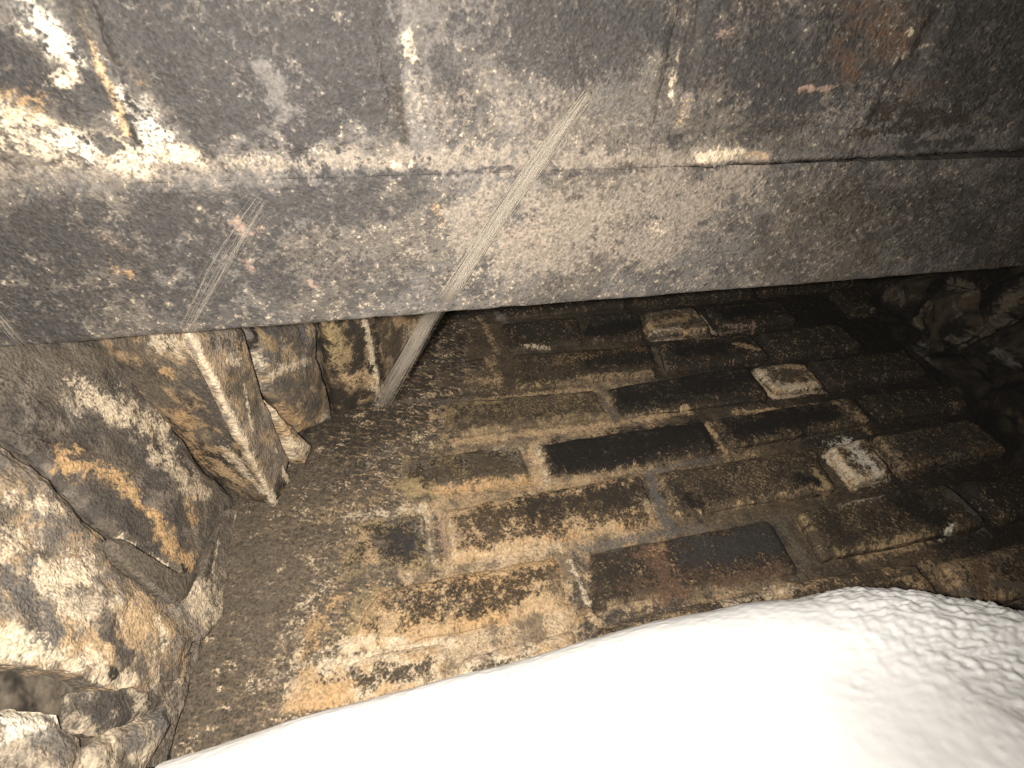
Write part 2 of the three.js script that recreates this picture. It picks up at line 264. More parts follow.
const wallPatches = [
  // scorched orange and cream lime at the foot
  [[-.1213,-.0245], [-.0857,-.0202], .010, 'O', .8], [[-.0949,.0596], [-.1236,.0156], .010, 'O', .6], [[-.0585,.0604], [-.0858,.0254], .012, 'Y', .55], [[-.0858,.0124], [-.043,.0099], .010, 'P', .75],
  [[-.0982,.0023], [.0048,.0031], .006, 'P', .7], [[.0196,-.017], [.1099,-.0176], .010, 'I', .35], [[.1216,.0059], [.1463,.0068], .008, 'O', .6], [[.0051,.0814], [.1263,.075], .007, 'T', .9],
  [[.0188,.0954], [.0104,.1264], .012, 'I', .55], [[.0447,.0793], [.1263,.075], .008, 'P', .4], [[-.1269,.0757], [-.0908,.1052], .012, 'G', .5],
  [[-.1243,.0286], [-.1295,-.0191], .006, 'P', .5], [[-.1192,.1052], [-.0811,.1144], .008, 'T', .4], [[-.0861,.1445], [-.0087,.1448], .006, 'P', .6], [[-.0275,.1783], [.0038,.1632], .010, 'Y', .8],
  [[-.0664,.1173], [-.0602,.0939], .012, 'T', .6], [[-.0044,.1353], [-.0024,.085], .006, 'P', .5], [[.0053,.1372], [.0061,.0812], .0035, 'N', .6], [[.0183,.131], [.0202,.0829], .003, 'P', .45],
  // soot crusts in the hearts of the bricks
  [[-.0365,.1174], [-.0225,.1033], .016, 'N', .9], [[-.0361,.0482], [.0008,.0449], .020, 'N', .55], [[-.0183,.0399], [.0278,.0358], .017, 'D', .6], [[.108,.0456], [.1098,.0298], .012, 'B', .7], [[.1659,.0344], [.157,.0206], .022, 'D', .9],
  [[.2108,.042], [.2179,.0088], .020, 'R', .75], [[.2632,.0375], [.3433,.0395], .022, 'N', .85], [[.2192,.0493], [.226,.0526], .010, 'O', .35], [[.2707,.009], [.3353,.0072], .008, 'R', .6],
  [[.1178,.125], [.2321,.1235], .020, 'D', .85], [[.0966,.129], [.12,.1119], .016, 'D', .6], [[.2359,.1095], [.2353,.0966], .006, 'P', .55], [[.0411,.1206], [.0595,.1051], .012, 'B', .7],
  [[.2817,.1009], [.2898,.0929], .012, 'K', .8], [[.3883,.1156], [.4363,.0996], .012, 'D', .8], [[.3445,.1165], [.4038,.12], .016, 'T', .25], [[.4413,.1131], [.443,.0886], .005, 'Y', .95], [[.419,.1028], [.4338,.0959], .006, 'K', .9],
  [[.4785,.1366], [.4861,.0905], .004, 'P', .9], [[.5093,.1469], [.5156,.0995], .016, 'W', .75], [[.5475,.132], [.5565,.0994], .012, 'T', .4],
  [[.1632,.1861], [.3385,.1939], .027, 'K', .92, .6], [[.1694,.1658], [.2504,.1702], .016, 'K', .95, .5], [[.3802,.1831], [.5198,.1925], .020, 'K', .95, .6], [[.4012,.2224], [.5478,.2113], .0045, 'T', .9], [[.5342,.2026], [.558,.1683], .008, 'T', .55],
  [[.0634,.1895], [.1068,.1744], .018, 'B', .8], [[.0171,.1838], [.0818,.165], .014, 'B', .8], [[.0204,.212], [.04,.1866], .012, 'Y', .35], [[.09,.2069], [.1137,.2057], .007, 'P', .5],
  [[.0777,.2741], [.2069,.2691], .018, 'Y', .3], [[.0615,.2516], [.2101,.2369], .012, 'B', .5], [[.271,.2579], [.4487,.2691], .022, 'K', .85, .6], [[.4716,.2773], [.4792,.2442], .008, 'P', .7], [[.4765,.2446], [.5326,.2447], .005, 'P', .8], [[.5107,.2706], [.5154,.2536], .009, 'B', .7],
  [[.1453,.3474], [.1956,.3246], .016, 'B', .6], [[.2447,.3451], [.3308,.337], .022, 'K', .9, .6], [[.201,.3441], [.3223,.3538], .010, 'O', .30], [[.376,.336], [.4773,.3346], .016, 'K', .9, .6], [[.3946,.3598], [.458,.3586], .004, 'P', .7], [[.4626,.3371], [.4862,.3219], .007, 'T', .6],
  [[.2711,.4037], [.3345,.4053], .017, 'K', .95, .5], [[.3572,.3943], [.4249,.4079], .010, 'T', .65], [[.3497,.3836], [.3972,.3829], .004, 'P', .6], [[.4554,.4261], [.4558,.383], .004, 'P', .75], [[.4827,.4062], [.5603,.4066], .018, 'K', .95, .5], [[.4607,.3797], [.5166,.3755], .0035, 'I', .7],
  [[.1134,.4585], [.1216,.3831], .005, 'T', .55], [[.1068,.3643], [.1109,.3137], .010, 'T', .6], [[.0731,.326], [.1069,.3279], .008, 'T', .6], [[.1224,.3722], [.125,.317], .005, 'B', .8], [[.1545,.3885], [.1961,.3794], .003, 'P', .6], [[.1338,.4702], [.1542,.4421], .004, 'A', .9],
  // tan and grey pointing
  [[.0404,.2313], [.2193,.2251], .006, 'T', .8], [[.2193,.2251], [.3424,.231], .006, 'T', .75], [[.0623,.2981], [.2276,.2916], .005, 'T', .6], [[.1287,.2076], [.1262,.154], .009, 'T', .85], [[.1338,.2036], [.1335,.1554], .005, 'P', .5], [[.0147,.1638], [.1148,.1589], .007, 'O', .7], [[.1472,.1501], [.2449,.1564], .006, 'T', .55],
  [[.2345,.2791], [.2423,.2312], .006, 'G', .9], [[.2514,.1479], [.2475,.0793], .006, 'A', .85], [[.1454,.0679], [.2776,.0675], .008, 'A', .7], [[.2776,.0675], [.4463,.0676], .006, 'G', .6], [[.3716,.061], [.3699,.0049], .008, 'G', .8], [[.356,.2076], [.3592,.1613], .005, 'T', .8], [[.2537,.1475], [.3446,.1531], .005, 'A', .6], [[.3446,.1531], [.3978,.1543], .007, 'T', .5],
  [[.1376,.056], [.1309,.0108], .008, 'N', .7], [[.1317,.0571], [.137,.0145], .0035, 'P', .6], [[.1466,.0227], [.3076,.0168], .005, 'R', .4], [[.1314,-.0092], [.2612,-.0096], .010, 'N', .75], [[.1733,-.0265], [.2245,-.0218], .010, 'T', .55], [[.2584,-.015], [.3336,-.0136], .006, 'P', .55], [[.2422,-.0059], [.29,-.0051], .005, 'T', .5],
  [[.3464,.3565], [.3437,.3074], .006, 'G', .8], [[.219,.3086], [.3172,.3038], .004, 'T', .4], [[.4439,.0641], [.5223,.0656], .004, 'P', .6], [[.411,.0093], [.521,.0106], .007, 'T', .65], [[.4373,.0461], [.4444,.0144], .010, 'Y', .3], [[.421,.0492], [.4146,.0143], .014, 'D', .8], [[.51,.0584], [.5366,.0211], .020, 'K', .75], [[.5777,.0526], [.5891,.015], .008, 'A', .7], [[.5346,.0117], [.5488,.0176], .003, 'W', .8],
  [[.5021,-.0249], [.5495,-.0449], .014, 'T', .6], [[.5417,-.0214], [.5174,-.0595], .008, 'R', .7], [[.5451,-.0493], [.5648,-.0584], .010, 'G', .9], [[.4445,-.016], [.4611,-.0383], .006, 'T', .6],
  // dusty soot on the left of the wall
  [[.0161,.2815], [.0199,.2707], .005, 'T', .9], [[-.0256,.301], [.0694,.3023], .005, 'G', .8], [[.0248,.25], [.0623,.2564], .006, 'I', .35], [[-.0589,.2048], [-.0355,.2297], .010, 'G', .6], [[-.1476,.1106], [-.1583,.0353], .035, 'G', .55], [[-.1012,.1474], [-.0497,.1627], .010, 'T', .35],
  [[-.1371,.0311], [-.1219,.0649], .004, 'P', .4], [[-.158,-.0057], [-.0984,.0106], .006, 'P', .35], [[-.1258,.0561], [-.0997,.0754], .004, 'P', .45], [[-.1671,-.0263], [-.1057,-.0239], .006, 'I', .3],
];
const wallMaps = makeMaps(WX0, WY0, WS, WS, WN, WN, (x, y, o) => {
  const n1 = fbm(x * 14, y * 14, 4), n2 = fbm(x * 70 + 40, y * 70, 3), n3 = grain(x, y), st = fbm(x * 170 + 3, y * 420 + x * 130, 2);
  let c = [0.175, 0.132, 0.086]; const to = (k, t) => { for (let e = 0; e < 3; e++) c[e] = mix(c[e], k[e], t); };
  const th = .08 + .84 * grain(x + .6, y + .3), gran = (m, k = .32) => sst(th - k, th + k, m);          // a cover that breaks up into grit at its rim
  to(PAL.T, gran(sst(.30, .70, n2 * .7 + n1 * .3)) * .75);                     // tan lime bedding between the bricks
  to(PAL.P, gran(sst(.62, 1.1, n1 * .6 + n2 * .5 + sst(.24, .02, x) * sst(.20, .02, y) * .35)) * .4);   // limewash left at the foot
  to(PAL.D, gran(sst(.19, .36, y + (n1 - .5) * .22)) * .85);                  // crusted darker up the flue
  to(PAL.D, gran(sst(.17, .40, x + (n1 - .5) * .2)) * .78); to(PAL.K, gran(sst(.40, .60, x + y * .3 - .03 + (n1 - .5) * .2)) * .85);   // and in the far corner: soot plus painted-in falloff of the torch
  const q = x + .065 - y * .34 + (n1 - .5) * .10 + (n2 - .5) * .12, L = gran(sst(.03, -.04, q));   // soot dust caked over the left of the wall, paled for airborne haze
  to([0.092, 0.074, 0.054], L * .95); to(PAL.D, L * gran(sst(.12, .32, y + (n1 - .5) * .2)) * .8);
  const rim = sst(-.22, -.01, q);                                             // flecks of bare lime, thick at the rim of the soot
  to(PAL.P, L * sst(.98 - .24 * rim, 1.14 - .24 * rim, n3 * .62 + st * .5 + (n2 - .5) * .5) * .75); to(PAL.T, L * rim * sst(.5, .7, st) * .4); to(PAL.D, L * sst(.30, .08, n3) * .4);
  const v = .64 + .72 * n3; o[0] = c[0] * v; o[1] = c[1] * v; o[2] = c[2] * v;
  o[3] = .4 * n3 + .45 * n2 + .1;
}, wallPatches, (col, hgt) => {
  BR.forEach(([c, tone, soot], bi) => {
    const [t0, t1] = TONE[tone]; const s = bi * 3.77;
    const W = Math.hypot(c[1][0] - c[0][0], c[1][1] - c[0][1]), H = Math.hypot(c[3][0] - c[0][0], c[3][1] - c[0][1]);
    const xs = c.map(p => p[0]), ys = c.map(p => p[1]);
    const i0 = Math.max(0, Math.floor((Math.min(...xs) - .006 - WX0) / WS * WN)), i1 = Math.min(WN - 1, Math.ceil((Math.max(...xs) + .006 - WX0) / WS * WN));
    const j0 = Math.max(0, Math.floor((Math.min(...ys) - .006 - WY0) / WS * WN)), j1 = Math.min(WN - 1, Math.ceil((Math.max(...ys) + .006 - WY0) / WS * WN));
    for (let j = j0; j <= j1; j++) for (let i = i0; i <= i1; i++) {
      const x = WX0 + (i + .5) / WN * WS, y = WY0 + (j + .5) / WN * WS; let e = 1;
      for (let k = 0; k < 4; k++) { const p = c[k], q = c[(k + 1) & 3], L = Math.hypot(q[0] - p[0], q[1] - p[1]); e = Math.min(e, ((q[1] - p[1]) * (x - p[0]) - (q[0] - p[0]) * (y - p[1])) / L); }
      const n2 = fbm(x * 60 + s, y * 60, 3), n3 = grain(x + s, y), n4 = fbm(x * 170 + s, y * 170 + 8, 2);
      const inside = sst(-.003, .004, e + (n2 - .5) * .008 + (n3 - .5) * .004); if (inside <= 0) continue;
      const k3 = (j * WN + i) * 3, t = sst(.35, .65, n2), v = .6 + .8 * n3;
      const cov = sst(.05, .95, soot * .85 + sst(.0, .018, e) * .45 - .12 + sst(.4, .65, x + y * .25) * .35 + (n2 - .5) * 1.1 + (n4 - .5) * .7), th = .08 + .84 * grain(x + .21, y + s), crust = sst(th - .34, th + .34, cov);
      const fleck = sst(.72, .95, n4 * .5 + n3 * .62);
      for (let q = 0; q < 3; q++) { let a = mix(t0[q], t1[q], t) * v; a = mix(a, PAL.D[q] * (.6 + .8 * n3), crust * .92); a = mix(a, PAL.T[q], fleck * .6); col[k3 + q] = mix(col[k3 + q], a, inside); }
      hgt[j * WN + i] = mix(hgt[j * WN + i], .2 + .45 * n3 + .3 * n4, inside);
    }
  });
});
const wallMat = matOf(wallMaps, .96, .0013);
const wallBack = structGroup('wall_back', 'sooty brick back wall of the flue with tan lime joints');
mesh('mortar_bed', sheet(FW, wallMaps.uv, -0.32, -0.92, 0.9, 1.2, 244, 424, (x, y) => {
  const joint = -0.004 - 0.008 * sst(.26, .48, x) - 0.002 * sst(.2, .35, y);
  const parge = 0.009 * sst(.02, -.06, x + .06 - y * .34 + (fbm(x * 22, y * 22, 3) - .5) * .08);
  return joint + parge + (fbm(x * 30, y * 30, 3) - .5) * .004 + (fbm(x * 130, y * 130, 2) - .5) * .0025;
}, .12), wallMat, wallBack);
BR.forEach(([c, , , z], i) => mesh('brick', block(FW, wallMaps.uv, c, { z: z, seed: i + 1, amp: .0022, wob: .003, corner: .010, depth: .03, drop: .0055, round: .006, flip: false }), wallMat, wallBack));

// ================================================================= SETTING: lintel and stone soffit
const YC = 0.15;
const FC = frame([0, YC, 0], [1, 0, 0], [0, 0, 1], [0, -1, 0]);
const CX0 = -0.40, CZ0 = 0.2, CW = 1.10, CH = 0.344;
const ceilPatches = [
  // bed of lime between the lintel and the stones
  [[-.2251,.3694], [-.1306,.3716], .010, 'M', .7], [[-.1312,.3699], [.0266,.3667], .010, 'M', .85], [[.0265,.3655], [.226,.359], .008, 'M', .8], [[.2262,.3583], [.5254,.3502], .006, 'A', .9], [[-.1178,.3634], [.0579,.3588], .004, 'A', .8], [[-.0348,.3587], [.0775,.3591], .0025, 'N', .8], [[.0777,.3551], [.2438,.3518], .0025, 'N', .7],
  [[-.1423,.3805], [-.1029,.3759], .007, 'P', .7], [[-.093,.3737], [-.0314,.3767], .006, 'P', .35], [[.2105,.3605], [.2405,.3611], .0045, 'P', .95, .6], [[.2449,.3595], [.2607,.3588], .003, 'T', .9], [[.005,.3647], [.0141,.3642], .003, 'P', .8], [[-.1103,.3618], [-.1044,.3632], .004, 'R', .5],
  // white lime run on the left
  [[-.1537,.4568], [-.1458,.4353], .014, 'W', .75], [[-.1504,.4415], [-.1478,.4255], .010, 'W', .8], [[-.1498,.4269], [-.1454,.422], .006, 'P', .7], [[-.1309,.4058], [-.1194,.3876], .009, 'W', .7], [[-.1195,.4005], [-.1254,.3852], .010, 'W', .65], [[-.1891,.3929], [-.1395,.3749], .014, 'P', .6], [[-.1818,.4025], [-.1651,.3946], .009, 'P', .75], [[-.1687,.387], [-.1472,.3807], .008, 'W', .6], [[-.1584,.4313], [-.1573,.4248], .006, 'P', .6],
  [[-.1744,.4251], [-.1583,.4182], .014, 'N', .9], [[-.1705,.4116], [-.1411,.4061], .014, 'N', .85], [[-.1816,.4072], [-.1695,.4045], .006, 'O', .4], [[-.155,.4158], [-.1495,.418], .004, 'P', .9], [[-.1657,.4455], [-.16,.4447], .006, 'A', .9], [[-.1341,.4373], [-.1306,.4199], .010, 'A', .7], [[-.1497,.3862], [-.146,.3834], .006, 'N', .9],
  [[-.1338,.4446], [-.1351,.3883], .0028, 'T', .95, .6], [[-.129,.4532], [-.1307,.4352], .003, 'P', .7], [[-.1331,.4083], [-.13,.4009], .005, 'R', .45], [[-.1201,.4174], [-.111,.4101], .004, 'O', .55], [[-.1095,.4494], [-.1117,.4329], .008, 'R', .25], [[-.1278,.4266], [-.1205,.422], .003, 'O', .5],
  [[-.132,.3959], [-.1327,.3844], .003, 'K', .9, .6],
  // grey stones
  [[-.1059,.424], [.0044,.4317], .045, 'N', .85], [[-.095,.3998], [0,.3968], .026, 'N', .85], [[-.0859,.4412], [.0056,.4408], .03, 'N', .7], [[-.0563,.4209], [-.0516,.3984], .006, 'A', .9], [[.0197,.4537], [.0188,.3762], .006, 'A', 1], [[.0204,.4339], [.0201,.4244], .0045, 'P', .85], [[.0295,.4495], [.0274,.3788], .0025, 'A', .9], [[.0208,.4068], [.0211,.3906], .007, 'P', .3], [[.0113,.4071], [.0119,.3795], .0035, 'D', .85, .7],
  [[.0368,.4406], [.0807,.431], .026, 'A', .6], [[.0695,.4262], [.1509,.4353], .036, 'N', .85], [[.046,.3897], [.1607,.3887], .022, 'M', .45], [[.1325,.3984], [.1752,.3852], .014, 'A', .6],
  [[.1706,.4542], [.177,.4376], .007, 'I', .6], [[.1754,.4543], [.1782,.44], .004, 'P', .9], [[.1778,.4274], [.1784,.4], .0022, 'P', .95, .7], [[.1881,.4273], [.1857,.4221], .0035, 'P', .85], [[.1972,.4053], [.2035,.4069], .003, 'I', .6], [[.1894,.3968], [.1892,.3847], .003, 'O', .45], [[.1854,.3722], [.1923,.3732], .004, 'N', .8],
  [[.198,.4246], [.2771,.4005], .034, 'N', .85], [[.3592,.4167], [.4499,.4152], .05, 'N', .7], [[.2236,.4448], [.2726,.4396], .03, 'N', .6], [[.2936,.4395], [.3214,.4286], .016, 'R', .55], [[.2944,.4177], [.3012,.4118], .006, 'R', .6], [[.2691,.4019], [.2901,.4013], .002, 'I', .9], [[.3531,.3954], [.3776,.4011], .008, 'R', .4], [[.3322,.435], [.3343,.4328], .0025, 'P', .9], [[.332,.4171], [.3496,.4255], .002, 'P', .5], [[.3425,.4419], [.3417,.4199], .0025, 'D', .9], [[.3385,.3862], [.4112,.377], .010, 'D', .8], [[.3233,.3699], [.3872,.3744], .004, 'D', .8], [[.3701,.3609], [.4309,.362], .005, 'N', .9], [[.2012,.4349], [.2083,.4333], .004, 'I', .5], [[.3755,.4043], [.4667,.3957], .03, 'D', .35],
  // lintel
  [[-.2226,.3384], [-.1147,.3401], .030, 'N', .9], [[-.1137,.3433], [.0057,.3419], .022, 'N', .85], [[-.2368,.2909], [-.0805,.2899], .022, 'N', .75], [[-.2698,.3092], [-.2263,.2653], .03, 'N', .7], [[-.066,.2964], [.015,.2967], .02, 'N', .5], [[-.2107,.3209], [-.0981,.3182], .02, 'N', .8], [[-.0957,.3367], [-.0901,.3295], .0045, 'I', .65], [[-.0837,.3311], [-.0816,.3302], .003, 'I', .75], [[-.0959,.3084], [-.096,.2993], .003, 'I', .6], [[-.1709,.3311], [-.1622,.3257], .003, 'I', .5], [[-.1724,.3104], [-.1678,.3048], .004, 'O', .5], [[-.0005,.3137], [.0088,.3052], .006, 'P', .15], [[.0279,.337], [.0305,.3247], .004, 'O', .4], [[-.0612,.2879], [-.058,.2843], .002, 'I', .7],
  [[.0509,.3209], [.2502,.3338], .024, 'M', .75], [[.0724,.2956], [.2117,.3004], .026, 'M', .7], [[.0755,.3152], [.1045,.3145], .010, 'I', .25], [[.0281,.2788], [.0577,.2844], .010, 'P', .15], [[.2599,.3293], [.2735,.3261], .004, 'P', .25], [[.185,.3108], [.1941,.306], .004, 'P', .35], [[.0748,.341], [.0798,.3335], .004, 'N', .8], [[.3379,.3078], [.6028,.264], .040, 'D', .55], [[.4112,.324], [.5486,.3244], .02, 'D', .5], [[-.2088,.3645], [-.0808,.3589], .006, 'A', .5],  // wide D patches paint the torch falloff into the right end
];
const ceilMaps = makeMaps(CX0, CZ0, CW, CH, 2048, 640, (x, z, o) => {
  const n1 = fbm(x * 16, z * 16, 4), n2 = fbm(x * 75, z * 75 + 9, 3), n3 = grain(x, z), n4 = fbm(x * 260 + 60, z * 260, 2), n5 = grain(z + .5, x);
  let c = [PAL.A[0], PAL.A[1], PAL.A[2]]; const to = (k, t) => { for (let e = 0; e < 3; e++) c[e] = mix(c[e], k[e], t); };
  to(PAL.N, sst(.34, .64, n2 * .5 + n1 * .3 + n3 * .2) * .8); to(PAL.G, sst(.45, .65, n1) * .4);
  to(PAL.P, sst(.78, 1.0, n5 * .7 + n4 * .4) * .7); to(PAL.D, sst(.30, .08, n3 * .7 + n4 * .3) * .7); to(PAL.M, sst(.52, .72, n4) * .32);
  const v = .66 + .68 * n3; o[0] = c[0] * v; o[1] = c[1] * v; o[2] = c[2] * v; o[3] = .55 * n3 + .4 * n4;
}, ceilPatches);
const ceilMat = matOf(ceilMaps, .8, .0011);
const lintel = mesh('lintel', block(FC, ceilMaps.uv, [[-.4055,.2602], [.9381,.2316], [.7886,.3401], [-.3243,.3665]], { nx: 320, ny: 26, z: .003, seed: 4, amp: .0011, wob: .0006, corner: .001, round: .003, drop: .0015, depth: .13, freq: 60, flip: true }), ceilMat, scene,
  { kind: 'structure', label: 'long grey gritty stone lintel crossing the flue, its flat underside seen from below' });
const ceiling = structGroup('ceiling', 'soffit of sooty grey stones behind the lintel');
mesh('mortar_bed', sheet(FC, ceilMaps.uv, -0.5, [.079,.3564][1] - .004, 0.95, 0.64, 290, 60, (x, z) => -.0005 + .002 * sst(.39, .36, z) + (fbm(x * 45, z * 45, 3) - .5) * .004 + (fbm(x * 150, z * 150, 2) - .5) * .002, .1, true), ceilMat, ceiling);
{
  const J = [[-.1361,.4145][0], [.0204,.3961][0], [.1802,.4085][0], [.3433,.4198][0]], g = [.004, .011, .004, .003];
  const zf = [.0784,.3705][1], zb = .635;
  const e = [[-.49, J[0] - g[0]], [J[0] + g[0], J[1] - g[1]], [J[1] + g[1], J[2] - g[2]], [J[2] + g[2], J[3] - g[3]], [J[3] + g[3], .93]];
  e.forEach(([a, b], i) => mesh('stone', block(FC, ceilMaps.uv, [[a, zf], [b, zf], [b, zb], [a, zb]], { nx: 64, ny: 64, z: .001, seed: 20 + i, amp: .0026, wob: .003, corner: .006, round: .010, drop: .0035, depth: .09, freq: 30, flip: true }), ceilMat, ceiling));
}

// ================================================================= SETTING: rubble wall on the left
const wallLeft = structGroup('wall_left', 'rough rubble side wall with lime-stained sooty stones stepping out into the flue');
const rubMaps = makeMaps(0, 0, .5, .5, 512, 512, (x, y, o) => {
  const n2 = fbm(x * 60, y * 60, 4), n3 = fbm(x * 400, y * 400, 2); const c = [0, 1, 2].map(e => mix(PAL.D[e], PAL.G[e], sst(.35, .6, n2))); const v = .6 + .8 * n3;
  o[0] = c[0] * v; o[1] = c[1] * v; o[2] = c[2] * v; o[3] = .5 * n3 + .4 * n2;
}, []);
const tile = (x, y) => [x * 2, y * 2];
const rubMat = matOf(rubMaps, .96, .0025);
{
  // the mortar mass behind the stones, stepping out as it rises
  const step = y => -.168 + .053 * sst(.22, .29, y) + .060 * sst(.312, .326, y) + .065 * sst(.33, .41, y);
  const inner = (y, z) => mix(-0.211 - .30 * z, step(y), sst(.219, .227, y));
  const FL = frame([0, 0, 0], [0, 0, 1], [0, 1, 0], [1, 0, 0]);
  mesh('mortar_bed', sheet(FL, tile, -0.02, -0.92, 0.64, 1.2, 132, 424, (z, y) => inner(y, z) + (fbm(z * 40, y * 40, 3) - .5) * .005, .75, true), rubMat, wallLeft);
}
function leftStone(basis, poly, baseKeys, patches, o) {
  const xs = poly.map(p => p[0]), ys = poly.map(p => p[1]), x0 = Math.min(...xs) - .012, y0 = Math.min(...ys) - .012, w = Math.max(...xs) + .012 - x0, h = Math.max(...ys) + .012 - y0, s = o.seed * 5.3;
  const res = v => Math.max(96, Math.min(640, Math.round(v / .0005)));
  const m = makeMaps(x0, y0, w, h, res(w), res(h), (x, y, c) => {
    const n1 = fbm(x * 30 + s, y * 30, 4), n2 = fbm(x * 95 + s, y * 95, 3), n3 = grain(x + s, y);
    const a = PAL[baseKeys[0]], b = PAL[baseKeys[1]], d = PAL[baseKeys[2]], t = sst(.38, .6, n1), u = sst(-.1, .25, n2 * 1.5 - .5 - .55 * n3), dk = sst(.0, .25, .62 - n1 * .8 - n3 * .45), v = .66 + .68 * n3;
    for (let e = 0; e < 3; e++) c[e] = mix(mix(mix(a[e], b[e], t), d[e], u * .7), PAL.D[e], dk * .3) * v;
    c[3] = .45 * n3 + .5 * n2;
  }, patches);
  return mesh('stone', rubble(frame(...basis), m.uv, poly, o), matOf(m, .95, .0018), wallLeft);
}
// the corbelled stone with the sharp pale arris: its underside and its side
leftStone([[-.1549,.1708,.002], [-.9243,.3816,0], [-.0121,-.0293,-.9995], [-.3814,-.9239,.0317]], [[.115,-.1992], [.0131,-.2267], [.0005,.0019], [.0359,0], [.0653,-.0454], [.0789,-.101], [.0928,-.1434], [.1149,-.1776]], ['G', 'D', 'T'], [
  [[.046,-.2088], [.0216,-.2133], .016, 'P', .65], [[.0532,-.1808], [.0492,-.1794], .006, 'O', .8], [[.0553,-.1454], [.0653,-.0454], .010, 'O', .55], [[.0173,-.1536], [.0257,-.1], .018, 'U', .9], [[.019,-.1876], [.0173,-.1536], .014, 'U', .7], [[.0297,-.0877], [.0247,-.0714], .006, 'P', .8], [[.0247,-.0714], [.0079,-.032], .008, 'P', .65], [[.0133,-.2218], [.0009,-.005], .0045, 'P', .95, .7], [[.0475,-.0655], [.0295,-.0391], .010, 'T', .7], [[.0715,-.148], [.0637,-.1435], .012, 'G', .8],
], { seed: 2, amp: .003, depth: .03, round: .006, drop: .004, bulge: .002, rings: 22, seg: 110, wob: .002, freq: 40 });
leftStone([[-.1919,.0672,-.0058], [.03,0,-.9996], [.3301,.9439,.0099], [.9435,-.3302,.0283]], [[-.2385,.1147], [-.1996,.171], [-.1257,.1594], [-.024,.1572], [-.0031,.1099]], ['G', 'M', 'T'], [
  [[-.2351,.1165], [-.0049,.1111], .005, 'P', .8, .8], [[-.2196,.1229], [-.1886,.1595], .010, 'D', .6], [[-.1876,.1407], [-.1783,.1485], .005, 'P', .8], [[-.1539,.1444], [-.1107,.128], .0025, 'P', .7], [[-.1182,.1095], [-.0419,.1081], .004, 'Y', .5], [[-.1981,.1229], [-.1592,.1203], .006, 'T', .4],
], { seed: 3, amp: .002, depth: .005, round: .004, drop: .003, bulge: 0, rings: 20, seg: 110, wob: .0015, freq: 50 });
leftStone([[-.1348,.2242,.002], [.0949,0,-.9955], [.5291,.8471,.0505], [.8432,-.5315,.0804]], [[-.1856,.0173], [-.1251,.1023], [-.0846,.0884], [.0066,.0723], [-.0127,.0422], [-.0289,.016], [-.1104,.0077], [-.1493,.0125]], ['G', 'A', 'T'], [
  [[-.1684,.0268], [-.1482,.0361], .009, 'Y', .85], [[-.1264,.0202], [-.0986,.0693], .006, 'P', .7], [[-.1493,.0125], [-.1136,.0003], .010, 'P', .6], [[-.1453,.0552], [-.1063,.0771], .014, 'U', .75], [[-.1749,.0263], [-.1601,.0146], .004, 'K', .85], [[-.0948,.0264], [-.0558,.0497], .016, 'U', .7], [[-.0812,.0102], [-.0239,.0324], .008, 'O', .6], [[-.0154,.0477], [-.0151,.0641], .006, 'P', .6], [[-.1062,.0005], [-.061,.0071], .004, 'D', .8],
], { seed: 5, amp: .005, depth: .05, round: .010, drop: .008, bulge: .004, rings: 20, seg: 100, wob: .003 });
leftStone([[-.1348,.2242,.002], [.0949,0,-.9955], [.5291,.8471,.0505], [.8432,-.5315,.0804]], [[-.107,.0026], [-.055,.0125], [-.0014,.0241], [.0091,.0026], [-.0144,-.0069], [-.0643,-.0029]], ['T', 'P', 'G'], [[[-.046,-.0014], [-.0162,.009], .006, 'P', .9]], { seed: 6, amp: .005, depth: .04, round: .008, drop: .008, z: .004, rings: 12, seg: 60, wob: .003 });
leftStone([[-.0942,.2857,.002], [-.9115,-.4114,0], [.0282,-.0625,-.9976], [.4104,-.9093,.0686]], [[-.0127,-.1379], [-.0671,-.1209], [-.0619,.0045], [-.0317,-.002], [.0007,.003], [-.0071,-.0749]], ['D', 'B', 'T'], [
  [[-.0186,-.1251], [-.025,-.1021], .012, 'Y', .85], [[-.0161,-.0991], [-.0179,-.0696], .008, 'Y', .7], [[-.0275,-.0573], [-.0522,-.0402], .010, 'T', .8], [[-.0594,-.1187], [-.0597,-.0069], .006, 'P', .75], [[-.0201,-.0219], [-.0332,-.0229], .012, 'D', .9], [[-.0406,-.1089], [-.0407,-.0733], .010, 'D', .8], [[-.0506,-.0315], [-.0563,-.0187], .006, 'P', .6],
], { seed: 7, amp: .004, depth: .04, round: .008, drop: .006, bulge: .003, rings: 20, seg: 100, wob: .0025 });
leftStone([[-.0369,.317,.002], [.027,0,-.9996], [.6007,.7993,.0162], [.799,-.6009,.0216]], [[-.1188,.0076], [-.0478,.1238], [.0053,.1145], [.0036,.0577], [.0031,.0014]], ['G', 'B', 'T'], [
  [[-.0898,.0447], [-.0396,.1042], .010, 'T', .75], [[-.0559,.059], [-.0271,.1096], .008, 'P', .6], [[-.107,.0101], [-.0245,.0043], .004, 'K', .85, .6], [[-.077,.0202], [-.028,.041], .014, 'B', .8], [[-.0266,.0643], [-.002,.105], .008, 'D', .8],
], { seed: 8, amp: .003, depth: .05, round: .006, drop: .004, bulge: .002, rings: 18, seg: 90, wob: .002 });
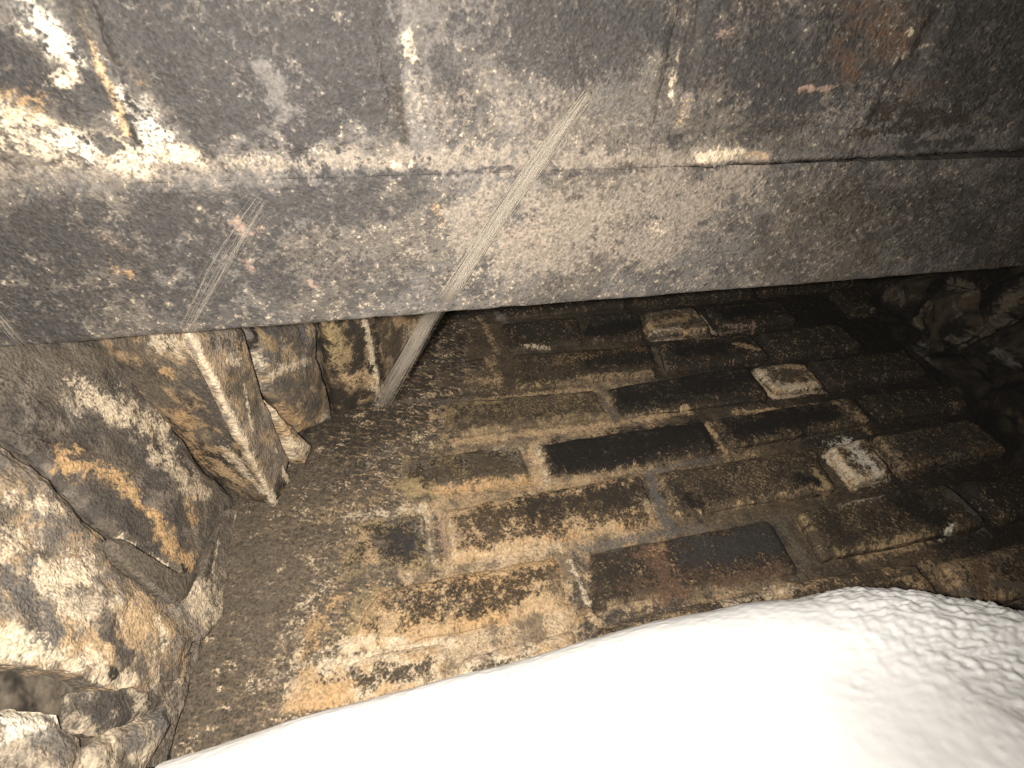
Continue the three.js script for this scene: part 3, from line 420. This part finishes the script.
// the big stained stone under the lintel's end
leftStone([[-.1927,.0193,-.0578], [.2873,0,-.9578], [.0913,.9954,.0274], [.9535,-.0953,.286]], [[-.3606,.1092], [-.3059,.2062], [-.2076,.2499], [-.1641,.1836], [-.1149,.1704], [-.0571,.1699], [-.0537,.1421], [-.082,.0907], [-.096,.0619], [-.1409,.0638], [-.1866,.0658], [-.2365,.08], [-.2895,.0873], [-.3379,.0725]], ['G', 'U', 'M'], [
  [[-.3041,.1397], [-.2255,.218], .030, 'G', .8], [[-.2632,.1524], [-.2404,.1562], .010, 'P', .6], [[-.2509,.1473], [-.1971,.1583], .012, 'P', .9], [[-.2136,.1565], [-.1761,.1803], .016, 'P', .8], [[-.1933,.1501], [-.1302,.1379], .013, 'P', .9], [[-.1789,.1722], [-.1484,.1484], .012, 'P', .6],
  [[-.1817,.1644], [-.1769,.1622], .006, 'B', .7], [[-.2669,.1335], [-.2505,.1372], .005, 'P', .5], [[-.2362,.1283], [-.1894,.1421], .014, 'U', .9], [[-.1857,.1342], [-.1645,.1273], .010, 'U', .95], [[-.2645,.0975], [-.2358,.1091], .018, 'D', .5], [[-.2382,.0964], [-.1999,.1067], .010, 'O', .9], [[-.1992,.1053], [-.1547,.0934], .008, 'O', .95], [[-.1547,.0934], [-.1035,.0762], .009, 'O', .95], [[-.1381,.0832], [-.1052,.0801], .012, 'O', .7],
  [[-.2,.0864], [-.1443,.0711], .014, 'U', .95], [[-.1624,.0625], [-.1402,.0748], .008, 'U', .9], [[-.2127,.0922], [-.2035,.0933], .010, 'U', .8], [[-.1228,.1537], [-.1054,.1473], .010, 'P', .7], [[-.1214,.127], [-.108,.1186], .008, 'O', .7], [[-.1372,.1231], [-.1104,.0921], .008, 'U', .75], [[-.0912,.1387], [-.0783,.1182], .010, 'U', .8], [[-.113,.1658], [-.0713,.1616], .008, 'G', .9], [[-.1749,.0667], [-.0977,.063], .003, 'P', .9], [[-.1079,.0714], [-.1015,.0687], .004, 'D', .9], [[-.3068,.1175], [-.2715,.1103], .022, 'D', .4],
], { seed: 11, amp: .0065, depth: .06, round: .016, drop: .003, bulge: .003, rings: 36, seg: 190, wob: .004, freq: 22 });
// thin slate edge and the pale lump beside the back wall
leftStone([[-.178,0,-.0534], [.2873,0,-.9578], [0,1,0], [.9578,0,.2873]], [[-.1941,.0709], [-.1849,.0773], [-.1101,.0754], [-.0974,.0855], [-.1035,.0621], [-.1194,.0508], [-.1428,.0531], [-.185,.0623]], ['G', 'A', 'G'], [[[-.1863,.0732], [-.1065,.0679], .012, 'G', .85]], { seed: 12, amp: .0015, depth: .05, round: .005, drop: .003, z: .004, rings: 10, seg: 90, wob: .0012, bulge: 0 });
leftStone([[-.178,0,-.0534], [.2873,0,-.9578], [0,1,0], [.9578,0,.2873]], [[-.0938,.0919], [-.075,.1682], [-.0562,.1743], [-.0508,.1218], [-.0454,.0849], [-.0638,.0528], [-.0778,.0353], [-.0939,.0302], [-.1116,.0487], [-.1017,.0645]], ['G', 'M', 'M'], [
  [[-.0789,.1578], [-.0759,.1101], .010, 'G', .8], [[-.0615,.1676], [-.05,.1115], .0035, 'P', .8], [[-.0902,.0792], [-.0572,.1083], .006, 'P', .6], [[-.0927,.0645], [-.0547,.0793], .016, 'P', .75], [[-.07,.0551], [-.0577,.0734], .010, 'P', .7], [[-.0812,.1076], [-.0865,.0903], .006, 'D', .7], [[-.0737,.0959], [-.0659,.0943], .006, 'U', .6],
  [[-.0781,.1301], [-.0829,.0776], .0025, 'P', .7], [[-.0916,.0391], [-.0751,.049], .008, 'T', .4]], { seed: 13, amp: .0035, depth: .05, round: .003, drop: .001, bulge: 0, z: .002, rings: 22, seg: 120, wob: .0025, freq: 36 });
leftStone([[-.178,0,-.0534], [.2873,0,-.9578], [0,1,0], [.9578,0,.2873]], [[-.1063,-.058], [-.0998,-.036], [-.0897,-.0067], [-.0804,.0263], [-.0653,.0479], [-.0581,.0416], [-.0701,-.0094], [-.0742,-.0497]], ['G', 'M', 'G'], [[[-.083,.0099], [-.0949,-.0416], .004, 'P', .4]], { seed: 18, amp: .005, depth: .05, round: .006, drop: .004, z: -.009, rings: 12, seg: 90, wob: .003, bulge: 0, freq: 40 });
// the broad pale stone, the packed recess and the stones below it
leftStone([[-.1798,0,-.0539], [.2873,0,-.9578], [0,1,0], [.9578,0,.2873]], [[-.3405,.0564], [-.304,.0967], [-.246,.0922], [-.1924,.0725], [-.1827,.0624], [-.1198,.0529], [-.0962,.0638], [-.0825,.0344], [-.0882,.0045], [-.1175,-.0128], [-.1441,-.0192], [-.1872,-.0165], [-.2312,-.0264], [-.2847,-.045]], ['M', 'G', 'T'], [
  [[-.2808,.0772], [-.2314,.068], .028, 'A', .5], [[-.267,.0628], [-.2543,.0666], .006, 'P', .7], [[-.2483,.0702], [-.2342,.0744], .006, 'P', .8], [[-.2591,.0317], [-.2493,.0399], .010, 'P', .6], [[-.2519,.0456], [-.2374,.0459], .006, 'P', .5], [[-.2286,.0616], [-.1956,.0547], .014, 'A', .6],
  [[-.2219,.0282], [-.1992,.0417], .016, 'P', .8], [[-.2201,.0155], [-.1866,.0215], .016, 'P', .75], [[-.1903,.0201], [-.1717,.006], .014, 'M', .5], [[-.2005,-.0032], [-.1603,-.0006], .010, 'T', .85], [[-.1603,.0238], [-.1287,.0197], .018, 'T', .9], [[-.1566,.0402], [-.1225,.0332], .014, 'T', .7], [[-.1776,.0163], [-.1689,.0123], .008, 'U', .9], [[-.1549,.0044], [-.1445,.0019], .006, 'U', .9], [[-.2377,.015], [-.2135,-.0074], .012, 'A', .9], [[-.2364,.0092], [-.2203,-.0048], .006, 'U', .7], [[-.2501,.013], [-.2352,.0096], .006, 'A', .7], [[-.176,.0402], [-.1608,.02], .003, 'P', .7], [[-.1286,.035], [-.1159,.0199], .004, 'P', .8], [[-.123,.0031], [-.109,-.0073], .008, 'P', .6], [[-.1838,.0602], [-.1408,.0546], .010, 'G', .9],
  [[-.2368,-.0148], [-.222,-.0188], .012, 'P', .8], [[-.2161,-.017], [-.1735,-.0109], .007, 'P', .7], [[-.1728,-.0126], [-.1325,-.0125], .007, 'P', .85], [[-.1563,-.0107], [-.1518,-.0108], .003, 'K', .9], [[-.1261,-.0026], [-.1201,-.0052], .008, 'U', .6],
], { seed: 14, amp: .008, depth: .06, round: .018, drop: .003, bulge: .003, rings: 36, seg: 190, wob: .004, freq: 24, z: -.001 });
leftStone([[-.1872,0,-.0561], [.2873,0,-.9578], [0,1,0], [.9578,0,.2873]], [[-.2697,-.0604], [-.2144,-.0455], [-.1825,-.0421], [-.1626,-.0505], [-.1486,-.0801], [-.2437,-.1076]], ['M', 'G', 'P'], [[[-.2065,-.0555], [-.1858,-.0428], .010, 'W', .85], [[-.204,-.0672], [-.1724,-.0652], .018, 'P', .35], [[-.1955,-.0586], [-.1722,-.0575], .012, 'A', .7]], { seed: 15, amp: .008, depth: .05, round: .014, drop: .004, bulge: .003, rings: 24, seg: 120, wob: .003, freq: 26, z: .006 });
leftStone([[-.1872,0,-.0561], [.2873,0,-.9578], [0,1,0], [.9578,0,.2873]], [[-.1565,-.0539], [-.142,-.0459], [-.0953,-.0179], [-.0867,-.0244], [-.0932,-.0543], [-.0899,-.091], [-.1398,-.0941]], ['M', 'G', 'P'], [[[-.1444,-.0503], [-.113,-.0263], .008, 'P', .55], [[-.1156,-.0456], [-.0981,-.0253], .010, 'A', .9], [[-.1119,-.0293], [-.107,-.0562], .006, 'P', .45]], { seed: 16, amp: .007, depth: .05, round: .012, drop: .005, bulge: .003, rings: 24, seg: 120, wob: .003, freq: 30, z: .005 });
leftStone([[-.1872,0,-.0561], [.2873,0,-.9578], [0,1,0], [.9578,0,.2873]], [[-.1747,-.0256], [-.1349,-.0187], [-.1073,-.0137], [-.0825,.0052], [-.0709,.0362], [-.0581,.0427], [-.0643,.0177], [-.0838,-.0127], [-.1427,-.0443], [-.1652,-.0443]], ['G', 'U', 'P'], [[[-.1693,-.0291], [-.1329,-.0241], .010, 'U', .75], [[-.0919,-.0116], [-.0676,.0248], .004, 'P', .6], [[-.0792,.0215], [-.0804,.0057], .005, 'T', .6]], { seed: 17, amp: .006, depth: .05, round: .010, drop: .003, bulge: 0, rings: 18, seg: 120, wob: .003, freq: 40, z: .001 });

// ================================================================= SETTING: rubble wall on the right, deep in shade
const wallRight = structGroup('wall_right', 'blackened rubble side wall on the right');
{
  const B = [[.6488,-.0973,-.0324], [.0499,0,.9988], [.148,.989,-.0074], [-.9877,.1482,.0494]], FR = frame(...B), uvf = (x, y) => tile(x + .1, y + .3);
  const rm = makeMaps(-.3, -.4, 1.0, 1.4, 640, 896, (x, y, o) => {
    const n2 = fbm(x * 50 + 9, y * 50, 4), n3 = fbm(x * 380, y * 380, 2), n1 = fbm(x * 22, y * 22 + 4, 3); const v = .6 + .8 * n3;
    for (let e = 0; e < 3; e++) o[e] = mix(mix(PAL.K[e], PAL.D[e], sst(.35, .66, n2)), PAL.B[e], sst(.54, .68, n1 * .6 + n2 * .4) * .7) * v; o[3] = .5 * n3 + .4 * n2;
  }, [[[.0453,.388], [.0532,.3315], .006, 'A', .9], [[.0724,.3978], [.1125,.4023], .010, 'G', .8], [[.1373,.4045], [.155,.3598], .007, 'G', .9], [[.1279,.2773], [.1255,.2546], .008, 'A', .8], [[.0912,.3368], [.1553,.3046], .006, 'G', .7], [[.1352,.3702], [.1256,.3504], .005, 'A', .7], [[.0816,.472], [.0873,.4379], .010, 'G', .7], [[.1658,.3065], [.1997,.3087], .008, 'G', .7]]);
  const rmat = matOf(rm, .97, .003);
  mesh('mortar_bed', sheet(FR, rm.uv, -0.02, -0.82, 0.66, 1.3, 120, 300, (x, y) => -.02 + (fbm(x * 35, y * 35, 3) - .5) * .014, .15), rmat, wallRight);
  [[[.0646,.415], [.1319,.4126], [.1568,.3616], [.1284,.3255], [.0875,.3331], [.0621,.3634]], [[.1641,.3553], [.2133,.3191], [.1864,.286], [.1331,.3094]], [[.0345,.5071], [.0987,.4893], [.1361,.4259], [.0633,.4215], [.0419,.4546]], [[.0857,.327], [.1595,.2951], [.1849,.2691], [.141,.2108], [.1124,.255], [.0961,.2913]], [[.0408,.3911], [.0549,.3633], [.08,.3255], [.0848,.2613], [.0621,.2575], [.0489,.316]], [[.0716,.2481], [.1022,.2518], [.1365,.1919], [.1018,.1437], [.0698,.1701]]]
    .forEach((p, i) => mesh('stone', rubble(FR, rm.uv, p, { seed: 40 + i, amp: .010, depth: .05, round: .014, drop: .012, bulge: .008, rings: 14, seg: 64, wob: .004, freq: 26 }), rmat, wallRight));
}

// ================================================================= SETTING: what closes the flue and the hearth
mesh('wall_front', new THREE.BoxGeometry(1.55, 0.98, 0.36).translate(0.2, 0.72, 0.45), rubMat, scene, { kind: 'structure', label: 'chimney breast masonry standing on the lintel and soffit' });
mesh('floor', new THREE.BoxGeometry(1.5, 0.08, 1.0).translate(0.25, -0.96, 0.38), rubMat, scene, { kind: 'structure', label: 'dark hearth floor' });

// ================================================================= the bright lumpy mound along the bottom
{
  const top = [[-.3136,-.0703], [-.1974,-.0653], [-.1042,-.0557], [.0383,-.0494], [.1613,-.041], [.2396,-.0422], [.2921,-.0465], [.3393,-.0468], [.3721,-.055], [.425,-.0741], [.4705,-.0932], [.5534,-.1325], [.6313,-.1856]];
  const yc = x => { let i = 0; while (i < top.length - 2 && top[i + 1][0] < x) i++; const p = top[i], q = top[i + 1], t = (x - p[0]) / (q[0] - p[0]); const s = t * t * (3 - 2 * t); return mix(p[1], q[1], mix(t, s, .4)); };
  const FM = (x, y, z) => [x, y, z], nx = 380, prof = 240, pos = [], uv = [], idx = [], xa = -0.191, xb = 0.5, rad = .05;
  for (let i = 0; i <= nx; i++) {
    const x = mix(xa, xb, i / nx), y0 = yc(x) - .046;
    for (let j = 0; j <= prof; j++) {
      const t = j / prof; let y, z, ny, nz;
      if (t < .15) { const u = t / .15; z = mix(.012, .05, u); y = y0 + rad; ny = 1; nz = 0; }
      else if (t < .45) { const a = (t - .15) / .30 * Math.PI / 2; y = y0 + rad * Math.cos(a); z = .05 + rad * Math.sin(a); ny = Math.cos(a); nz = Math.sin(a); }
      else { const u = (t - .45) / .55, d = u * u * u * .85 + u * .15; y = mix(y0, -.92, d); z = .10 + .13 * sst(0, .30, d); ny = 0; nz = 1; }
      const nub = sst(.24, .40, x + (fbm(x * 30, (y - z) * 30, 2) - .5) * .06), b = (fbm(x * 14, (y - z) * 14, 2) - .5) * .005 + (fbm(x * 150 + 5, (y - z) * 230, 2) - .5) * mix(.0008, .0055, nub);
      const k = sst(0, .12, t) * (1 - sst(.9, 1, t));
      pos.push(x, y + ny * b * k, z + nz * b * k); uv.push((x + .3) * 2, (y - z + 1) * 2);
    }
  }
  for (let i = 0; i < nx; i++) for (let j = 0; j < prof; j++) { const a = i * (prof + 1) + j, b = a + 1, c = a + prof + 1, d = c + 1; idx.push(a, b, c, b, d, c); }
  const m = new THREE.MeshStandardMaterial({ color: new THREE.Color(0.94, 0.93, 0.91), roughness: .9 });
  mesh('mound', geom(pos, uv, idx), m, scene, { label: 'bright white mound with a nubby cream end, before the foot of the brick wall', category: 'mound' });
}

// ================================================================= blurred trails of falling dust, modelled as thread bundles
const trailMat = new THREE.MeshStandardMaterial({ color: new THREE.Color(.33, .29, .235), roughness: 1 });
// a loose bundle of hair-thin threads following a path of points, wider or narrower along it
function strand(path, widths, count, r, seed, label) {
  const rnd = rng(seed), P = path.map(V), gs = [], gauss = () => (rnd() + rnd() + rnd() - 1.5) / 1.5;
  const c0 = new THREE.CatmullRomCurve3(P, false, 'centripetal'), T = P[P.length - 1].clone().sub(P[0]).normalize(), U = new THREE.Vector3(0, 1, 0).cross(T).normalize();
  for (let k = 0; k < count; k++) {
    const pts = [], a = gauss(), b = gauss(), t0 = rnd() * rnd() * .35, t1 = 1 - rnd() * rnd() * .12;
    for (let s = 0; s <= 10; s++) {
      const t = mix(t0, t1, s / 10), i = Math.min(widths.length - 2, Math.floor(t * (widths.length - 1))), w = mix(widths[i], widths[i + 1], t * (widths.length - 1) - i);
      pts.push(c0.getPoint(t).addScaledVector(U, (a + (rnd() - .5) * .12) * w).add(new THREE.Vector3(0, -Math.abs(b) * .0015 - .0003, 0)));
    }
    gs.push(new THREE.TubeGeometry(new THREE.CatmullRomCurve3(pts), 30, r * (.6 + .8 * rnd()), 3, false));
  }
  return mesh('dust_trail', mergeGeometries(gs), trailMat, scene, { label, category: 'cobweb' });
}
const under = ([x, z]) => [x, YC - .0065, z];
strand([under([.1226,.4054]), under([.0967,.3697]), under([.0648,.3221]), under([.032,.2696]), [.021,.1924,.215], [-.0085,.2049,.15], [-.0401,.2314,.07]], [.0055, .008, .0085, .009, .0095, .012, .014], 200, .00006, 3, 'longest, brightest trail of falling dust, modelled as threads, slanting across the lintel and below its edge');
strand([under([-.0724,.3521]), under([-.105,.3151]), under([-.149,.2597])], [.009, .012, .009], 30, .00004, 9, 'faint trail of falling dust, modelled as threads, lying on the lintel between two pink grit spots');
strand([under([-.2499,.2923]), under([-.2485,.2682]), [-.2637,.1664,.2277], [-.2525,.1392,.1815]], [.004, .006, .006, .005], 40, .00004, 12, 'faint brownish trail of falling dust, modelled as threads, from the lintel edge onto the big stained stone');

// ================================================================= the little torch beside the lens, behind the picture plane
{
  const t = new THREE.Group(); t.name = 'torch'; t.userData = { label: 'small black hand torch held beside the viewpoint, lighting the sooty flue', category: 'torch' };
  t.position.copy(new THREE.Vector3(LIGHT.right, LIGHT.up, LIGHT.back + 0.004).applyMatrix4(camera.matrixWorld)); t.quaternion.copy(camera.quaternion); scene.add(t);
  const prof = [[0, .001], [.0085, .001], [.0100, 0], [.0108, .002], [.0108, .016], [.0092, .022], [.0092, .085], [.0080, .088], [0, .088]].map(p => new THREE.Vector2(p[0], p[1]));
  mesh('body', new THREE.LatheGeometry(prof, 32).rotateX(Math.PI / 2), new THREE.MeshStandardMaterial({ color: 0x111214, roughness: .45, metalness: .6 }), t);
  mesh('lens', new THREE.CylinderGeometry(.0078, .0078, .0012, 32).rotateX(Math.PI / 2), new THREE.MeshStandardMaterial({ color: 0xffffff, emissive: LIGHT.color, emissiveIntensity: 4, roughness: .3 }), t);
}

renderer.render(scene, camera);
